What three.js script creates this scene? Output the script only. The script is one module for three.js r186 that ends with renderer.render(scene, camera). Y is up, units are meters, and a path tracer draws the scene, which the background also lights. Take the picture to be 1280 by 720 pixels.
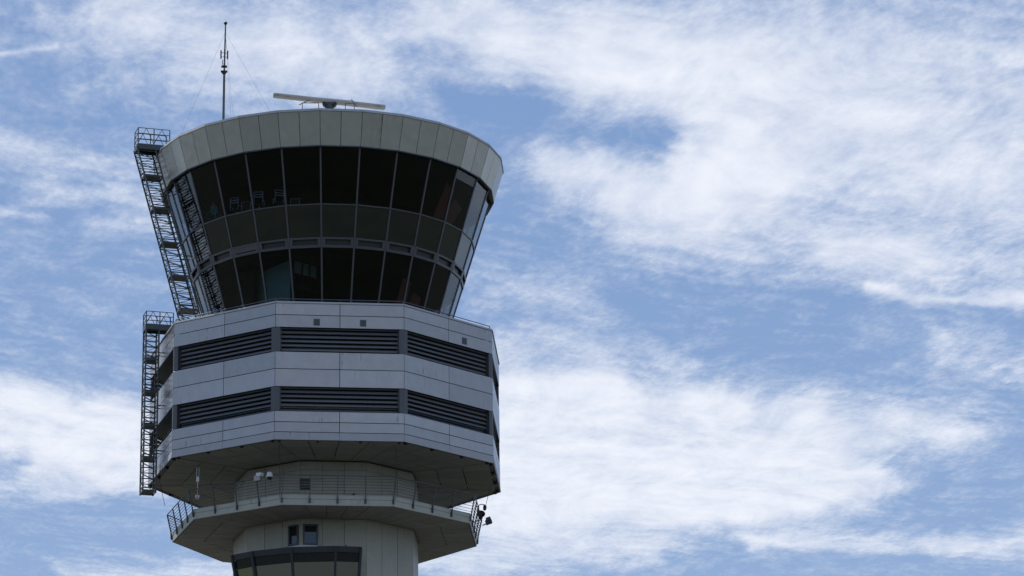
import * as THREE from 'three';
import { mergeGeometries } from 'three/addons/utils/BufferGeometryUtils.js';
import { MarchingCubes } from 'three/addons/objects/MarchingCubes.js';
import { createNoise2D, createNoise3D } from 'simplex-noise';

// ------------------------------------------------------------------ camera, sky, sun, exposure
const V = (x, y, z) => new THREE.Vector3(x, y, z);
const D2R = Math.PI / 180;
const scene = new THREE.Scene();
const renderer = new THREE.WebGLRenderer({ antialias: true });
renderer.toneMapping = THREE.LinearToneMapping;
renderer.toneMappingExposure = 1.06;
renderer.shadowMap.enabled = true;

const camera = new THREE.PerspectiveCamera(2 * Math.atan(360 / 3885.85) / D2R, 1280 / 720, 1, 90000);
{
  const p = 0.2965, psi = 0.0617, roll = -0.0134;
  const fw = V(Math.sin(psi) * Math.cos(p), Math.sin(p), -Math.cos(psi) * Math.cos(p)), rt = V(Math.cos(psi), 0, Math.sin(psi)), up = rt.clone().cross(fw);
  const right = rt.clone().multiplyScalar(Math.cos(roll)).addScaledVector(up, Math.sin(roll)), top = right.clone().cross(fw);
  camera.position.set(0, 1.7, 151.44);
  camera.quaternion.setFromRotationMatrix(new THREE.Matrix4().makeBasis(right, top, fw.clone().negate()));
  camera.updateMatrixWorld();
}

function rng(seed) { return () => { seed |= 0; seed = (seed + 0x6d2b79f5) | 0; let t = Math.imul(seed ^ (seed >>> 15), 1 | seed); t = (t + Math.imul(t ^ (t >>> 7), 61 | t)) ^ t; return ((t ^ (t >>> 14)) >>> 0) / 4294967296; }; }
const rand = rng(4711);
const noise2 = createNoise2D(rng(12)), noise3 = createNoise3D(rng(77)), noiseB = createNoise2D(rng(901));
const clamp = (x, a = 0, b = 1) => Math.min(b, Math.max(a, x));
const smooth = (a, b, x) => { const t = clamp((x - a) / (b - a)); return t * t * (3 - 2 * t); };
function fbm(x, y, oct, gain = 0.5, f = noise2) { let s = 0, a = 1, n = 0; for (let i = 0; i < oct; i++) { s += a * f(x, y); n += a; a *= gain; x = x * 2.03 + 17.3; y = y * 2.03 - 9.1; } return s / n; }

const sunDir = V(Math.sin(-140 * D2R) * Math.cos(52 * D2R), Math.sin(52 * D2R), Math.cos(-140 * D2R) * Math.cos(52 * D2R));
const sun = new THREE.DirectionalLight(new THREE.Color().setRGB(1, 0.95, 0.87), 3.4);
sun.name = 'sun';
sun.position.copy(sunDir).multiplyScalar(140).add(V(0, 40, 0));
sun.target.position.set(0, 40, 0);
sun.castShadow = true; sun.shadow.radius = 1; sun.shadow.mapSize.set(4096, 4096); sun.shadow.bias = -0.0004;
Object.assign(sun.shadow.camera, { left: -45, right: 45, top: 45, bottom: -45, near: 1, far: 320 });
scene.add(sun, sun.target);

// The air: blue, paler towards the horizon, with scattered high cloud; the cloud bank that stands in view is built further down as a sheet at 7 km.
{
  const W = 2048, H = 1024, a = new Float32Array(W * H * 4);
  for (let r = 0; r < H; r++) {
    const el = (r + 0.5) / H * Math.PI - Math.PI / 2, se = Math.sin(el), ce = Math.cos(el);
    for (let c = 0; c < W; c++) {
      const an = ((c + 0.5) / W - 0.5) * 2 * Math.PI, x = Math.cos(an) * ce, z = Math.sin(an) * ce, o = (r * W + c) * 4;
      const s = Math.max(se, 0), t = Math.exp(-s * 3.2), h = Math.exp(-s * 16);
      let R = 0.1 + 0.31 * t + 0.2 * h, G = 0.21 + 0.345 * t + 0.16 * h, B = 0.48 + 0.29 * t + 0.06 * h;
      const g = Math.max(0, x * sunDir.x + se * sunDir.y + z * sunDir.z), halo = 0.22 * Math.pow(g, 12);
      R += halo; G += halo * 0.95; B += halo * 0.88;
      if (s > 0.02) {
        const px = x / (s + 0.06), pz = z / (s + 0.06), az = Math.atan2(x, -z) / D2R, ed = el / D2R;
        const clear = smooth(12.5, 10.7, Math.abs(az - 3.5)) * smooth(9.2, 10.5, ed) * smooth(25, 23.6, ed);      // the built cloud sheet takes over here
        const n = fbm(px * 0.55 + 3.1, pz * 0.8 + 1.7, 6, 0.55) + 0.35 * fbm(px * 2.2, pz * 4.1, 4, 0.6, noiseB);
        const k = (1 - clear) * 0.92 * smooth(-0.1, 0.62, n) * smooth(0.03, 0.14, s);
        R += (0.76 - R) * k; G += (0.78 - G) * k; B += (0.82 - B) * k;
      }
      a[o] = R; a[o + 1] = G; a[o + 2] = B; a[o + 3] = 1;
    }
  }
  const sky = new THREE.DataTexture(a, W, H, THREE.RGBAFormat, THREE.FloatType);
  sky.mapping = THREE.EquirectangularReflectionMapping; sky.magFilter = sky.minFilter = THREE.LinearFilter; sky.wrapS = THREE.RepeatWrapping; sky.needsUpdate = true;
  scene.background = sky; scene.environment = sky;
}

// ------------------------------------------------------------------ helpers
const taken = {};
const numbered = (n) => { const k = taken[n] = (taken[n] ?? -1) + 1; return k ? n + '_' + String(k).padStart(3, '0') : n; };
function mesh(name, geo, mat, parent) { const m = new THREE.Mesh(geo, mat); m.name = name; parent.add(m); return m; }
function group(name, parent) { const g = new THREE.Group(); g.name = name; parent.add(g); return g; }
function thing(name, label, category, pos, grp) { const g = new THREE.Group(); g.name = numbered(name); g.position.copy(pos ?? V(0, 0, 0)); g.userData = { label, category }; if (grp) g.userData.group = grp; scene.add(g); return g; }
function structure(name, geo, mat, label, category) { const m = mesh(name, geo, mat, scene); m.userData = { kind: 'structure', label, category }; return m; }

function geoFrom(pos, uv) { const g = new THREE.BufferGeometry(); g.setAttribute('position', new THREE.Float32BufferAttribute(pos, 3)); g.setAttribute('uv', new THREE.Float32BufferAttribute(uv, 2)); g.computeVertexNormals(); return g; }
function inset(pts, n, d) {       // moves every edge of a flat convex outline inwards by d
  const m = pts.length, out = [];
  for (let i = 0; i < m; i++) {
    const a = pts[(i + m - 1) % m], b = pts[i], c = pts[(i + 1) % m];
    const e1 = b.clone().sub(a).normalize(), e2 = c.clone().sub(b).normalize(), n1 = n.clone().cross(e1), n2 = n.clone().cross(e2);
    const k = d / Math.max(0.15, 1 + n1.dot(n2));
    out.push(b.clone().addScaledVector(n1, k).addScaledVector(n2, k));
  }
  return out;
}
const normalOf = (p) => p[1].clone().sub(p[0]).cross(p[p.length - 1].clone().sub(p[0])).normalize();
// A plate with the given outline (counter-clockwise from outside), thickness t inwards, gap g round it and a small chamfer c; uv in metres, shifted per plate.
function plate(pts, t = 0.03, g = 0, c = 0.004) {
  const n = normalOf(pts), ou = rand() * 7, ov = rand() * 7, ux = pts[1].clone().sub(pts[0]).normalize(), uy = n.clone().cross(ux), o = pts[0];
  const rim = g ? inset(pts, n, g) : pts, face = inset(rim, n, c), m = pts.length, P = [], U = [];
  const lo = rim.map((p) => p.clone().addScaledVector(n, -c)), bk = rim.map((p) => p.clone().addScaledVector(n, -t));
  const put = (...v) => v.forEach((p) => { P.push(p.x, p.y, p.z); const q = p.clone().sub(o); U.push(q.dot(ux) + ou, q.dot(uy) + ov); });
  for (let i = 1; i < m - 1; i++) { put(face[0], face[i], face[i + 1]); put(bk[0], bk[i + 1], bk[i]); }
  for (let i = 0; i < m; i++) { const j = (i + 1) % m; put(face[i], lo[i], lo[j], face[i], lo[j], face[j]); put(lo[i], bk[i], bk[j], lo[i], bk[j], lo[j]); }
  return geoFrom(P, U);
}
function rod(a, b, r, seg = 7, r2 = r) {
  const d = b.clone().sub(a), g = new THREE.CylinderGeometry(r2, r, d.length(), seg, 1);
  g.applyQuaternion(new THREE.Quaternion().setFromUnitVectors(V(0, 1, 0), d.clone().normalize())); g.translate((a.x + b.x) / 2, (a.y + b.y) / 2, (a.z + b.z) / 2); return g;
}
function bar(a, b, w, h, side) {   // rectangular bar from a to b; w along `side`, h across it
  const d = b.clone().sub(a), l = d.length(), y = d.clone().normalize(), x = side.clone().addScaledVector(y, -side.dot(y)).normalize(), z = x.clone().cross(y);
  const g = new THREE.BoxGeometry(w, l, h); g.applyMatrix4(new THREE.Matrix4().makeBasis(x, y, z)); g.translate((a.x + b.x) / 2, (a.y + b.y) / 2, (a.z + b.z) / 2); return g;
}
const box = (w, h, d, x = 0, y = 0, z = 0) => new THREE.BoxGeometry(w, h, d).translate(x, y, z);
const join = (list) => mergeGeometries(list.map((g) => (g.index ? g.toNonIndexed() : g)));
const P3 = (az, R, y) => V(R * Math.sin(az), y, R * Math.cos(az));
function prism(n, th, R, y0, y1, R1 = R) {      // regular n-sided column, closed at both ends
  const P = [], U = [], put = (...v) => v.forEach((p) => { P.push(p.x, p.y, p.z); U.push(Math.atan2(p.x, p.z) * R, p.y); });
  for (let k = 0; k < n; k++) { const a = th + k * 2 * Math.PI / n, b = th + (k + 1) * 2 * Math.PI / n, A = P3(a, R, y0), B = P3(b, R, y0), C = P3(b, R1, y1), E = P3(a, R1, y1);
    put(A, B, C, A, C, E); put(V(0, y1, 0), E, C); put(V(0, y0, 0), B, A); }
  return geoFrom(P, U);
}
function ringPlate(n, th, Ri, Ro, y0, y1) {     // flat ring with thickness
  const P = [], U = [], put = (...v) => v.forEach((p) => { P.push(p.x, p.y, p.z); U.push(p.x, p.z); });
  const quad = (a, b, c, d) => put(a, b, c, a, c, d);
  for (let k = 0; k < n; k++) { const a = th + k * 2 * Math.PI / n, b = th + (k + 1) * 2 * Math.PI / n;
    quad(P3(a, Ro, y0), P3(b, Ro, y0), P3(b, Ro, y1), P3(a, Ro, y1)); quad(P3(b, Ri, y0), P3(a, Ri, y0), P3(a, Ri, y1), P3(b, Ri, y1));
    quad(P3(a, Ro, y1), P3(b, Ro, y1), P3(b, Ri, y1), P3(a, Ri, y1)); quad(P3(a, Ri, y0), P3(b, Ri, y0), P3(b, Ro, y0), P3(a, Ro, y0)); }
  return geoFrom(P, U);
}

// ------------------------------------------------------------------ materials
function byteTexture(S, fn, srgb, metres) {
  const d = new Uint8Array(S * S * 4);
  for (let y = 0; y < S; y++) for (let x = 0; x < S; x++) { const v = fn(x / S, y / S), o = (y * S + x) * 4; for (let c = 0; c < 3; c++) d[o + c] = clamp(Array.isArray(v) ? v[c] : v) * 255; d[o + 3] = 255; }
  const t = new THREE.DataTexture(d, S, S); t.wrapS = t.wrapT = THREE.RepeatWrapping; t.magFilter = THREE.LinearFilter; t.minFilter = THREE.LinearMipmapLinearFilter; t.generateMipmaps = true;
  if (srgb) t.colorSpace = THREE.SRGBColorSpace; t.repeat.set(1 / metres, 1 / metres); t.needsUpdate = true; return t;
}
// seamless noise: a torus walked through 3-D noise would stretch, so two shifted copies are blended at the seam instead
function tiled(f) { return (u, v) => { const wu = smooth(0, 1, u), wv = smooth(0, 1, v); return (f(u, v) * (1 - wu) + f(u - 1, v) * wu) * (1 - wv) + (f(u, v - 1) * (1 - wu) + f(u - 1, v - 1) * wu) * wv; }; }
const nCoarse = tiled((u, v) => fbm(u * 5, v * 5, 4, 0.55)), nFine = tiled((u, v) => fbm(u * 26, v * 26, 2, 0.5, noiseB)), nStreak = tiled((u, v) => fbm(u * 20, v * 1.5, 3, 0.55)), nWave = tiled((u, v) => fbm(u * 4, v * 3, 2, 0.4, noiseB));
const grime = byteTexture(1024, (u, v) => { const s = smooth(0.22, 0.75, nStreak(u, v)) * smooth(-0.2, 0.5, nCoarse(u, v)), k = 0.94 + 0.045 * nCoarse(u, v) + 0.008 * nFine(u, v); return [k - 0.22 * s, k - 0.25 * s, k - 0.29 * s]; }, true, 5.2);
const scuff = byteTexture(512, (u, v) => 0.8 + 0.2 * nCoarse(u, v) + 0.03 * nFine(u, v), false, 2.7);
const wavy = (() => { const S = 128, d = new Float32Array(S * S * 4); for (let y = 0; y < S; y++) for (let x = 0; x < S; x++) { const v = 0.5 + 0.45 * nWave(x / S, y / S); d.set([v, v, v, 1], (y * S + x) * 4); } const t = new THREE.DataTexture(d, S, S, THREE.RGBAFormat, THREE.FloatType); t.wrapS = t.wrapT = THREE.RepeatWrapping; t.magFilter = t.minFilter = THREE.LinearFilter; t.repeat.set(1 / 3.3, 1 / 3.3); t.needsUpdate = true; return t; })();
const grain = byteTexture(512, (u, v) => 0.5 + 0.3 * nFine(u, v) + 0.2 * nCoarse(u, v), false, 0.9);
const rgb = (r, g, b) => new THREE.Color().setRGB(r, g, b);
const std = (name, color, roughness, metalness = 0, extra = {}) => { const m = new THREE.MeshPhysicalMaterial({ color, roughness, metalness, ...extra }); m.name = name; return m; };
const clad = (name, r, g, b, rough, metal) => std(name, rgb(r, g, b), rough, metal, { map: grime, bumpMap: wavy, bumpScale: 0.012 });
const M = {
  body: [0.95, 1.0, 1.04, 1.1].map((k, i) => clad('silver_panel_' + i, 0.415 * k, 0.41 * k, 0.408 * k, 0.28, 0.65)),
  flashing: clad('light_flashing', 0.5, 0.5, 0.5, 0.62, 0.15),
  fascia: [0.94, 0.98, 1.01, 1.05].map((k, i) => clad('fascia_panel_' + i, 0.64 * k, 0.62 * k, 0.53 * k, 0.3, 0.4)),
  cream: [0.97, 1, 1.03].map((k, i) => clad('cream_panel_' + i, 0.52 * k, 0.505 * k, 0.415 * k, 0.5, 0)),
  soffit: [0.94, 1, 1.06].map((k, i) => std('soffit_board_' + i, rgb(0.44 * k, 0.425 * k, 0.36 * k), 0.75, 0, { map: grime, bumpMap: grain, bumpScale: 0.001 })),
  slab: clad('gallery_edge', 0.52, 0.51, 0.41, 0.6, 0),
  backing: std('grey_liner', rgb(0.36, 0.36, 0.36), 0.85),
  louvre: std('louvre_paint', rgb(0.22, 0.225, 0.235), 0.45, 0.3, { map: grime }),
  frame: std('charcoal_frame_paint', rgb(0.065, 0.068, 0.072), 0.45, 0.3, { roughnessMap: scuff }),
  post: std('corner_post_paint', rgb(0.12, 0.123, 0.128), 0.45, 0.4, { map: grime }),
  mullion: std('mullion_paint', rgb(0.13, 0.13, 0.138), 0.4, 0.4),
  steel: std('galvanised_steel', rgb(0.07, 0.078, 0.076), 0.55, 0.3, { roughnessMap: scuff }),
  rail: std('rail_steel', rgb(0.12, 0.126, 0.13), 0.5, 0.3),
  glass: std('tinted_glass', rgb(0.56, 0.6, 0.64), 0.0, 0, { transmission: 1, thickness: 0, ior: 1.34 }),
  glassDark: std('dark_spandrel_glass', rgb(0.012, 0.016, 0.016), 0.02, 0, { ior: 1.75 }),
  glassCoated: std('mirror_coated_glass', rgb(0.5, 0.54, 0.46), 0.05, 1),
  bayFrame: std('bay_frame_paint', rgb(0.05, 0.054, 0.058), 0.5, 0.2),
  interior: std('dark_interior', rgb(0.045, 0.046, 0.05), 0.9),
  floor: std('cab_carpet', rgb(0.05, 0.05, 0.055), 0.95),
  green: std('mint_partition', rgb(0.42, 0.68, 0.58), 0.8),
  brown: std('brown_board', rgb(0.1, 0.05, 0.035), 0.7),
  red: std('red_reflection_tint', rgb(0.48, 0.13, 0.085), 0.85),  // reddish reflection in the cab panes, put into the colour of added leaves
  white: std('white_paint', rgb(0.72, 0.73, 0.74), 0.45, 0, { roughnessMap: scuff }),
  offwhite: std('radar_fibreglass', rgb(0.5, 0.49, 0.46), 0.5, 0, { map: grime }),
  black: std('black_plastic', rgb(0.02, 0.02, 0.022), 0.5),
  lens: std('smoked_dome', rgb(0.03, 0.02, 0.015), 0.08),
  wire: std('steel_wire', rgb(0.18, 0.19, 0.2), 0.5, 0.6),
  chair: std('pale_chair_frame', rgb(0.75, 0.75, 0.75), 0.4, 0.3), seat: std('chair_fabric', rgb(0.09, 0.09, 0.1), 0.95),
  teal: std('teal_cloth', rgb(0.15, 0.56, 0.5), 0.9), skin: std('skin', rgb(0.5, 0.28, 0.2), 0.6), hair: std('dark_hair', rgb(0.03, 0.022, 0.018), 0.6), cloth: std('dark_trousers', rgb(0.04, 0.045, 0.06), 0.9),
  grass: std('airfield_grass', rgb(0.062, 0.07, 0.036), 1, 0, { map: byteTexture(512, (u, v) => { const k = 0.85 + 0.2 * nCoarse(u, v) + 0.1 * nFine(u, v); return [k, k, k * 0.95]; }, true, 60) }),
  tarmac: std('tarmac', rgb(0.055, 0.054, 0.052), 0.9, 0, { map: byteTexture(512, (u, v) => { const k = 0.85 + 0.16 * nCoarse(u, v) + 0.12 * nFine(u, v); return [k, k, k]; }, true, 24) }),
};
const pick = (l) => l[Math.floor(rand() * l.length)];

// ------------------------------------------------------------------ ground
{
  const g = new THREE.CircleGeometry(60000, 96).rotateX(-Math.PI / 2), p = g.attributes.position, uv = g.attributes.uv;
  for (let i = 0; i < p.count; i++) uv.setXY(i, p.getX(i), p.getZ(i));
  structure('ground', g, M.grass, 'flat grassy airfield round the tower', 'ground');
  const s = new THREE.PlaneGeometry(300, 210).rotateX(-Math.PI / 2).translate(0, 0.004, 25), q = s.attributes.position, w = s.attributes.uv;
  for (let i = 0; i < q.count; i++) w.setXY(i, q.getX(i), q.getZ(i));
  structure('apron', s, M.tarmac, 'tarmac apron at the foot of the tower', 'apron');
}

// ------------------------------------------------------------------ clouds in view: a wavy sheet of thin cloud seven kilometres up
{
  const ALT = 7000, X0 = -7600, X1 = 12400, Z0 = -15200, Z1 = -38500, S = 2048;
  // the bank's layout as bands on a chart of the sky: [from, to, half-width, thickness, softness], 68 chart units to a degree, seen from the tower's foot
  const bands = [
    [560, 5, 1300, 30, 85, 0.68], [640, 50, 1300, 130, 62, 0.68], [770, 105, 1300, 215, 72, 0.74], [900, 190, 1300, 285, 65, 0.66], [690, 195, 980, 240, 50, 0.75], [700, 220, 900, 280, 42, 0.5], [570, 112, 830, 168, 32, -0.62], [790, 360, 1010, 430, 42, -0.14], [640, 285, 780, 320, 26, -0.12], [730, 300, 960, 335, 28, 0.28], [860, 395, 1130, 425, 22, 0.16],
    [800, 275, 1150, 335, 50, 0.55], [1060, 315, 1300, 372, 42, 0.62], [1080, 372, 1300, 398, 11, 0.8], [1170, 445, 1300, 480, 34, 0.66], [600, 330, 740, 375, 45, 0.42], [590, 425, 850, 455, 34, 0.42],
    [500, 545, 980, 598, 74, 1.35], [560, 500, 760, 500, 40, 0.95], [640, 478, 900, 508, 32, 0.72], [880, 505, 1190, 545, 50, 0.62], [1000, 545, 1210, 560, 34, 0.45], [600, 640, 1080, 612, 45, 1.1], [520, 696, 820, 690, 28, 0.75], [930, 684, 1300, 694, 17, 0.85], [1150, 705, 1300, 712, 14, 0.5],
    [-20, 498, 200, 540, 52, 1.15], [-20, 520, 120, 530, 45, 1.0], [-20, 608, 220, 598, 20, 0.8], [60, 572, 230, 580, 22, 0.7], [90, 712, 330, 702, 22, 0.8],
    [140, 0, 420, 60, 85, 0.62], [240, 70, 560, 112, 50, 0.36], [-20, 176, 180, 208, 36, 0.52], [40, 236, 200, 248, 18, 0.55], [-20, 262, 48, 264, 8, 0.55], [-20, 70, 66, 46, 6, 0.55], [100, 270, 200, 276, 12, 0.4], [330, 10, 600, 15, 50, 0.26], [-20, 20, 150, 30, 50, 0.25], [640, 420, 700, 400, 60, 0.2],
  ].map(([a, b, c, d, w, k]) => ({ a, b, dx: c - a, dy: d - b, l: (c - a) ** 2 + (d - b) ** 2, w, k }));
  const data = new Uint8Array(S * S * 4);
  for (let r = 0; r < S; r++) for (let c = 0; c < S; c++) {
    const X = X0 + (c + 0.5) / S * (X1 - X0), Z = Z0 + (r + 0.5) / S * (Z1 - Z0), o = (r * S + c) * 4;
    const az = Math.atan2(X, -Z) / D2R, el = Math.atan2(ALT, Math.hypot(X, Z)) / D2R, km = X / 1000, kz = Z / 1000;
    if (Math.abs(az - 3.5) > 12.4 || el < 10 || el > 24.6) continue;
    const wx = fbm(km * 0.8, kz * 0.4, 4, 0.5), wy = fbm(km * 0.8 + 40, kz * 0.4 - 13, 4, 0.5), lx = fbm(km * 0.4, kz * 0.25, 2, 0.4), ly = fbm(km * 0.4 + 9, kz * 0.25, 2, 0.4);
    const u = 640 + (az - 3.535) * 67.8 * 0.965 + wx * 34 + 0.0134 * 0, v = 360 - (el - 16.99) * 67.8 + wy * 13 + (az - 3.535) * 0.4;
    let cover = 0.17 + 0.08 * smooth(560, 380, u) * smooth(520, 330, v);
    for (const q of bands) { const t = clamp(((u - q.a) * q.dx + (v - q.b) * q.dy) / q.l), d = Math.hypot((u - q.a - t * q.dx), (v - q.b - t * q.dy)) / q.w; if (d < 2.2) cover += q.k * Math.exp(-d * d * 1.35) * 0.85; }
    // fibres along the wind, then rolls and fine curdling
    const fx = km * 0.86 - kz * 0.5, fz = km * 0.5 + kz * 0.86;
    const fib = fbm(fx * 0.5 + lx * 0.5, fz * 1.1 + ly * 0.5, 5, 0.5), curd = fbm(km * 2.3 + lx * 0.6, kz * 1.15 + ly * 0.6, 6, 0.56, noiseB), fine = fbm(km * 10 - kz * 1.6, kz * 5.5 + km * 1.5, 5, 0.64), thin = smooth(1.3, 0.6, cover), roll = Math.sin((km * 0.7 + kz * 1.6) * 13 + 5 * lx + 3 * curd) * smooth(-0.3, 0.5, fbm(km * 0.6 + 70, kz * 0.35, 3));
    const x = Math.min(cover, 1.35) + 0.22 * fib + (0.26 + 0.08 * thin) * curd + (0.06 + 0.15 * thin) * fine + (0.03 + 0.06 * thin) * roll;
    const edge = smooth(12.4, 10.6, Math.abs(az - 3.5)) * smooth(10, 11, el) * smooth(24.6, 23.2, el);
    const k = (0.97 * smooth(0.0, 1.75, x)) * edge;
    data[o] = data[o + 1] = data[o + 2] = k * 255; data[o + 3] = 255;
  }
  const t = new THREE.DataTexture(data, S, S); t.magFilter = THREE.LinearFilter; t.minFilter = THREE.LinearFilter; t.needsUpdate = true;
  const N = 120, g = new THREE.PlaneGeometry(1, 1, N, N), p = g.attributes.position, uv = g.attributes.uv;
  for (let i = 0; i < p.count; i++) { const u = p.getX(i) + 0.5, v = p.getY(i) + 0.5, X = X0 + u * (X1 - X0), Z = Z0 + v * (Z1 - Z0); p.setXYZ(i, X, ALT + 25 * fbm(X / 1500, Z / 1100, 3), Z); uv.setXY(i, u, v); }
  g.computeVertexNormals();
  const m = std('cloud_vapour', rgb(0.95, 0.942, 0.925), 1, 0, { transmission: 0.74, thickness: 0, specularIntensity: 0, alphaMap: t, transparent: true, side: THREE.DoubleSide });
  const s = structure('cloud', g, m, 'broken sheet of thin white cloud across the blue sky', 'cloud');
  s.userData.nocast = true;
}

// ------------------------------------------------------------------ the tower
const TH = 0.0664, N9 = Math.PI * 2 / 9, N27 = Math.PI * 2 / 27;
const tower = thing('control_tower', 'tall airport control tower with flared glass cab over a silver louvred nine-sided body', 'control tower');
// one side of a nine-sided storey: at(u, y, d) is u metres along the side, at height y, d metres outside the plane
function side(i, R) { const a = TH + i * N9, n = V(Math.sin(a), 0, Math.cos(a)), r = V(Math.cos(a), 0, -Math.sin(a)), ap = R * Math.cos(Math.PI / 9), half = R * Math.sin(Math.PI / 9);
  return { a, n, r, ap, half, at: (u, y, d = 0) => n.clone().multiplyScalar(ap + d).addScaledVector(r, u).setY(y) }; }
const rect = (s, u0, u1, y0, y1, d = 0) => [s.at(u0, y0, d), s.at(u1, y0, d), s.at(u1, y1, d), s.at(u0, y1, d)];
const sides = [...Array(9).keys()];

// shaft: clad column
{
  const R = 4.68, shaft = mesh('shaft', prism(9, TH - N9 / 2, R - 0.05, 0, 37.86), M.backing, tower);
  mesh('lower_cladding', prism(9, TH - N9 / 2, R, 0.2, 30.2), M.cream[1], shaft);
  for (const i of sides) {
    const s = side(i, R), w = s.half * 2 / 3;
    for (let c = 0; c < 3; c++) for (const [y0, y1] of [[30.2, 35.0], [35.0, 37.42], [37.42, 37.85]]) {
      const u0 = -s.half + c * w, u1 = u0 + w;
      if (y0 < 31 && ((i === 0 && c === 0) || (i === 8 && c === 2))) {           // the corner window is cut out of these two
        const [a, b] = i === 0 ? [-1.6, -0.8] : [0.97, 1.6];
        mesh('panel', plate(rect(s, u0, u1, y0, 33.7), 0.04, 0.013), pick(M.cream), shaft);
        mesh('panel', plate(rect(s, u0, u1, 34.72, y1), 0.04, 0.013), pick(M.cream), shaft);
        if (i === 0) mesh('panel', plate(rect(s, b, u1, 33.7, 34.72), 0.04, 0.004), pick(M.cream), shaft); else mesh('panel', plate(rect(s, u0, a, 33.7, 34.72), 0.04, 0.004), pick(M.cream), shaft);
      } else if (i === 0 && c === 0 && y0 === 35) for (const r of [[u0, u1, 35, 36.42], [u0, u1, 36.96, 37.42], [-1.12, u1, 36.42, 36.96]]) mesh('panel', plate(rect(s, ...r), 0.04, 0.006), pick(M.cream), shaft);
      else mesh('panel', plate(rect(s, u0, u1, y0, y1), 0.04, 0.013), pick(M.cream), shaft);
    }
  }
  const win = group('corner_window', tower);
  for (const [i, a, b] of [[0, -1.42, -0.78], [8, 0.96, 1.48]]) {
    const s = side(i, R);
    mesh('frame', join([bar(s.at(a, 33.74, 0.01), s.at(b, 33.74, 0.01), 0.1, 0.09, s.n), bar(s.at(a, 34.68, 0.01), s.at(b, 34.68, 0.01), 0.1, 0.09, s.n), bar(s.at(a, 33.7, 0.012), s.at(a, 34.72, 0.012), 0.1, 0.08, s.n), bar(s.at(b, 33.7, 0.012), s.at(b, 34.72, 0.012), 0.1, 0.08, s.n)]), M.frame, win);
    mesh('pane', plate(rect(s, a + 0.03, b - 0.03, 33.77, 34.65, -0.04), 0.01), M.glassDark, win);
  }
  const s0 = side(0, R), s8 = side(8, R);
  mesh('corner_column', join([plate(rect(s0, -1.6, -1.43, 33.7, 34.72, 0.004), 0.05), plate(rect(s8, 1.49, 1.6, 33.7, 34.72, 0.004), 0.05)]), M.cream[2], win);
  const sill = mesh('sill', join([plate(rect(s0, -1.6, -0.75, 33.6, 33.69, 0.05), 0.06), plate(rect(s8, 0.93, 1.6, 33.6, 33.69, 0.05), 0.06)]), M.white, win);
  const vent = group('wall_vent', tower);
  mesh('frame', join([bar(s0.at(-2.28 + 0.65, 36.43, 0.02), s0.at(-1.77 + 0.65, 36.43, 0.02), 0.05, 0.03, s0.n), bar(s0.at(-1.63, 36.95, 0.02), s0.at(-1.12, 36.95, 0.02), 0.05, 0.03, s0.n), bar(s0.at(-1.615, 36.42, 0.022), s0.at(-1.615, 36.96, 0.022), 0.05, 0.03, s0.n), bar(s0.at(-1.135, 36.42, 0.022), s0.at(-1.135, 36.96, 0.022), 0.05, 0.03, s0.n)]), M.post, vent);
  for (let k = 0; k < 4; k++) mesh('slat', bar(s0.at(-1.62, 36.5 + k * 0.125, 0.03), s0.at(-1.13, 36.5 + k * 0.125, 0.03), 0.06, 0.025, s0.n.clone().add(V(0, -0.8, 0))), M.post, vent);
}

// glazed bay low on the shaft
{
  const bay = group('glazed_bay', tower), R = 6.1, az = [-48.6 * D2R, TH - N9, TH - N9 / 2, TH, 15.3 * D2R], yT = 33.3, slope = 0.26;
  const Rr = (a) => R, Q = (a, y, d = 0) => P3(a, Rr(a) - (yT - y) * slope + d, y);
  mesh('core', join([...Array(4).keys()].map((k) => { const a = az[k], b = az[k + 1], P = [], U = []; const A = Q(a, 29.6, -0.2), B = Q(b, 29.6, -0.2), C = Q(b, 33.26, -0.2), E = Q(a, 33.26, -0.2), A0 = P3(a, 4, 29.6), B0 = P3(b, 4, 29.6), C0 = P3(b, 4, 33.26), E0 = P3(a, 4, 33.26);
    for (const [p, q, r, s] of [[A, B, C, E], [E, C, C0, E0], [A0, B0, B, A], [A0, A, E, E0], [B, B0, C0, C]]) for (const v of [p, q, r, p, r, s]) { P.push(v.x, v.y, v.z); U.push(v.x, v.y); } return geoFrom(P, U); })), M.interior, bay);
  for (let k = 0; k < 4; k++) {
    const a = az[k], b = az[k + 1];
    mesh('head_frame', plate([Q(a, 33.03), Q(b, 33.03), Q(b, yT), Q(a, yT)], 0.2), M.bayFrame, bay);
    mesh('upper_dark_strip', plate([Q(a, 32.62, -0.06), Q(b, 32.62, -0.06), Q(b, 33.03, -0.06), Q(a, 33.03, -0.06)], 0.04), M.glassDark, bay);  // plain dark strip between head frame and pane
    mesh('pane', plate([Q(a, 30.6, -0.05), Q(b, 30.6, -0.05), Q(b, 32.61, -0.05), Q(a, 32.61, -0.05)], 0.03), M.glassCoated, bay);
    mesh('sill_panel', plate([Q(a, 29.6), Q(b, 29.6), Q(b, 30.59), Q(a, 30.59)], 0.1), M.bayFrame, bay);
  }
  for (const a of az) mesh('mullion', bar(Q(a, 29.6, 0.02), Q(a, yT - 0.01, 0.02), 0.11, 0.12, P3(a + Math.PI / 2, 1, 0)), M.bayFrame, bay);
  mesh('roof', plate([...az.map((a) => P3(a, R - 0.02, yT + 0.02)), ...az.slice().reverse().map((a) => P3(a, 4.4, yT + 0.02))], 0.05), M.bayFrame, bay);
  mesh('roof_beacon', rod(V(0.9, yT, 5.6), V(0.9, yT + 0.16, 5.6), 0.035), M.black, bay);
}

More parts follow.
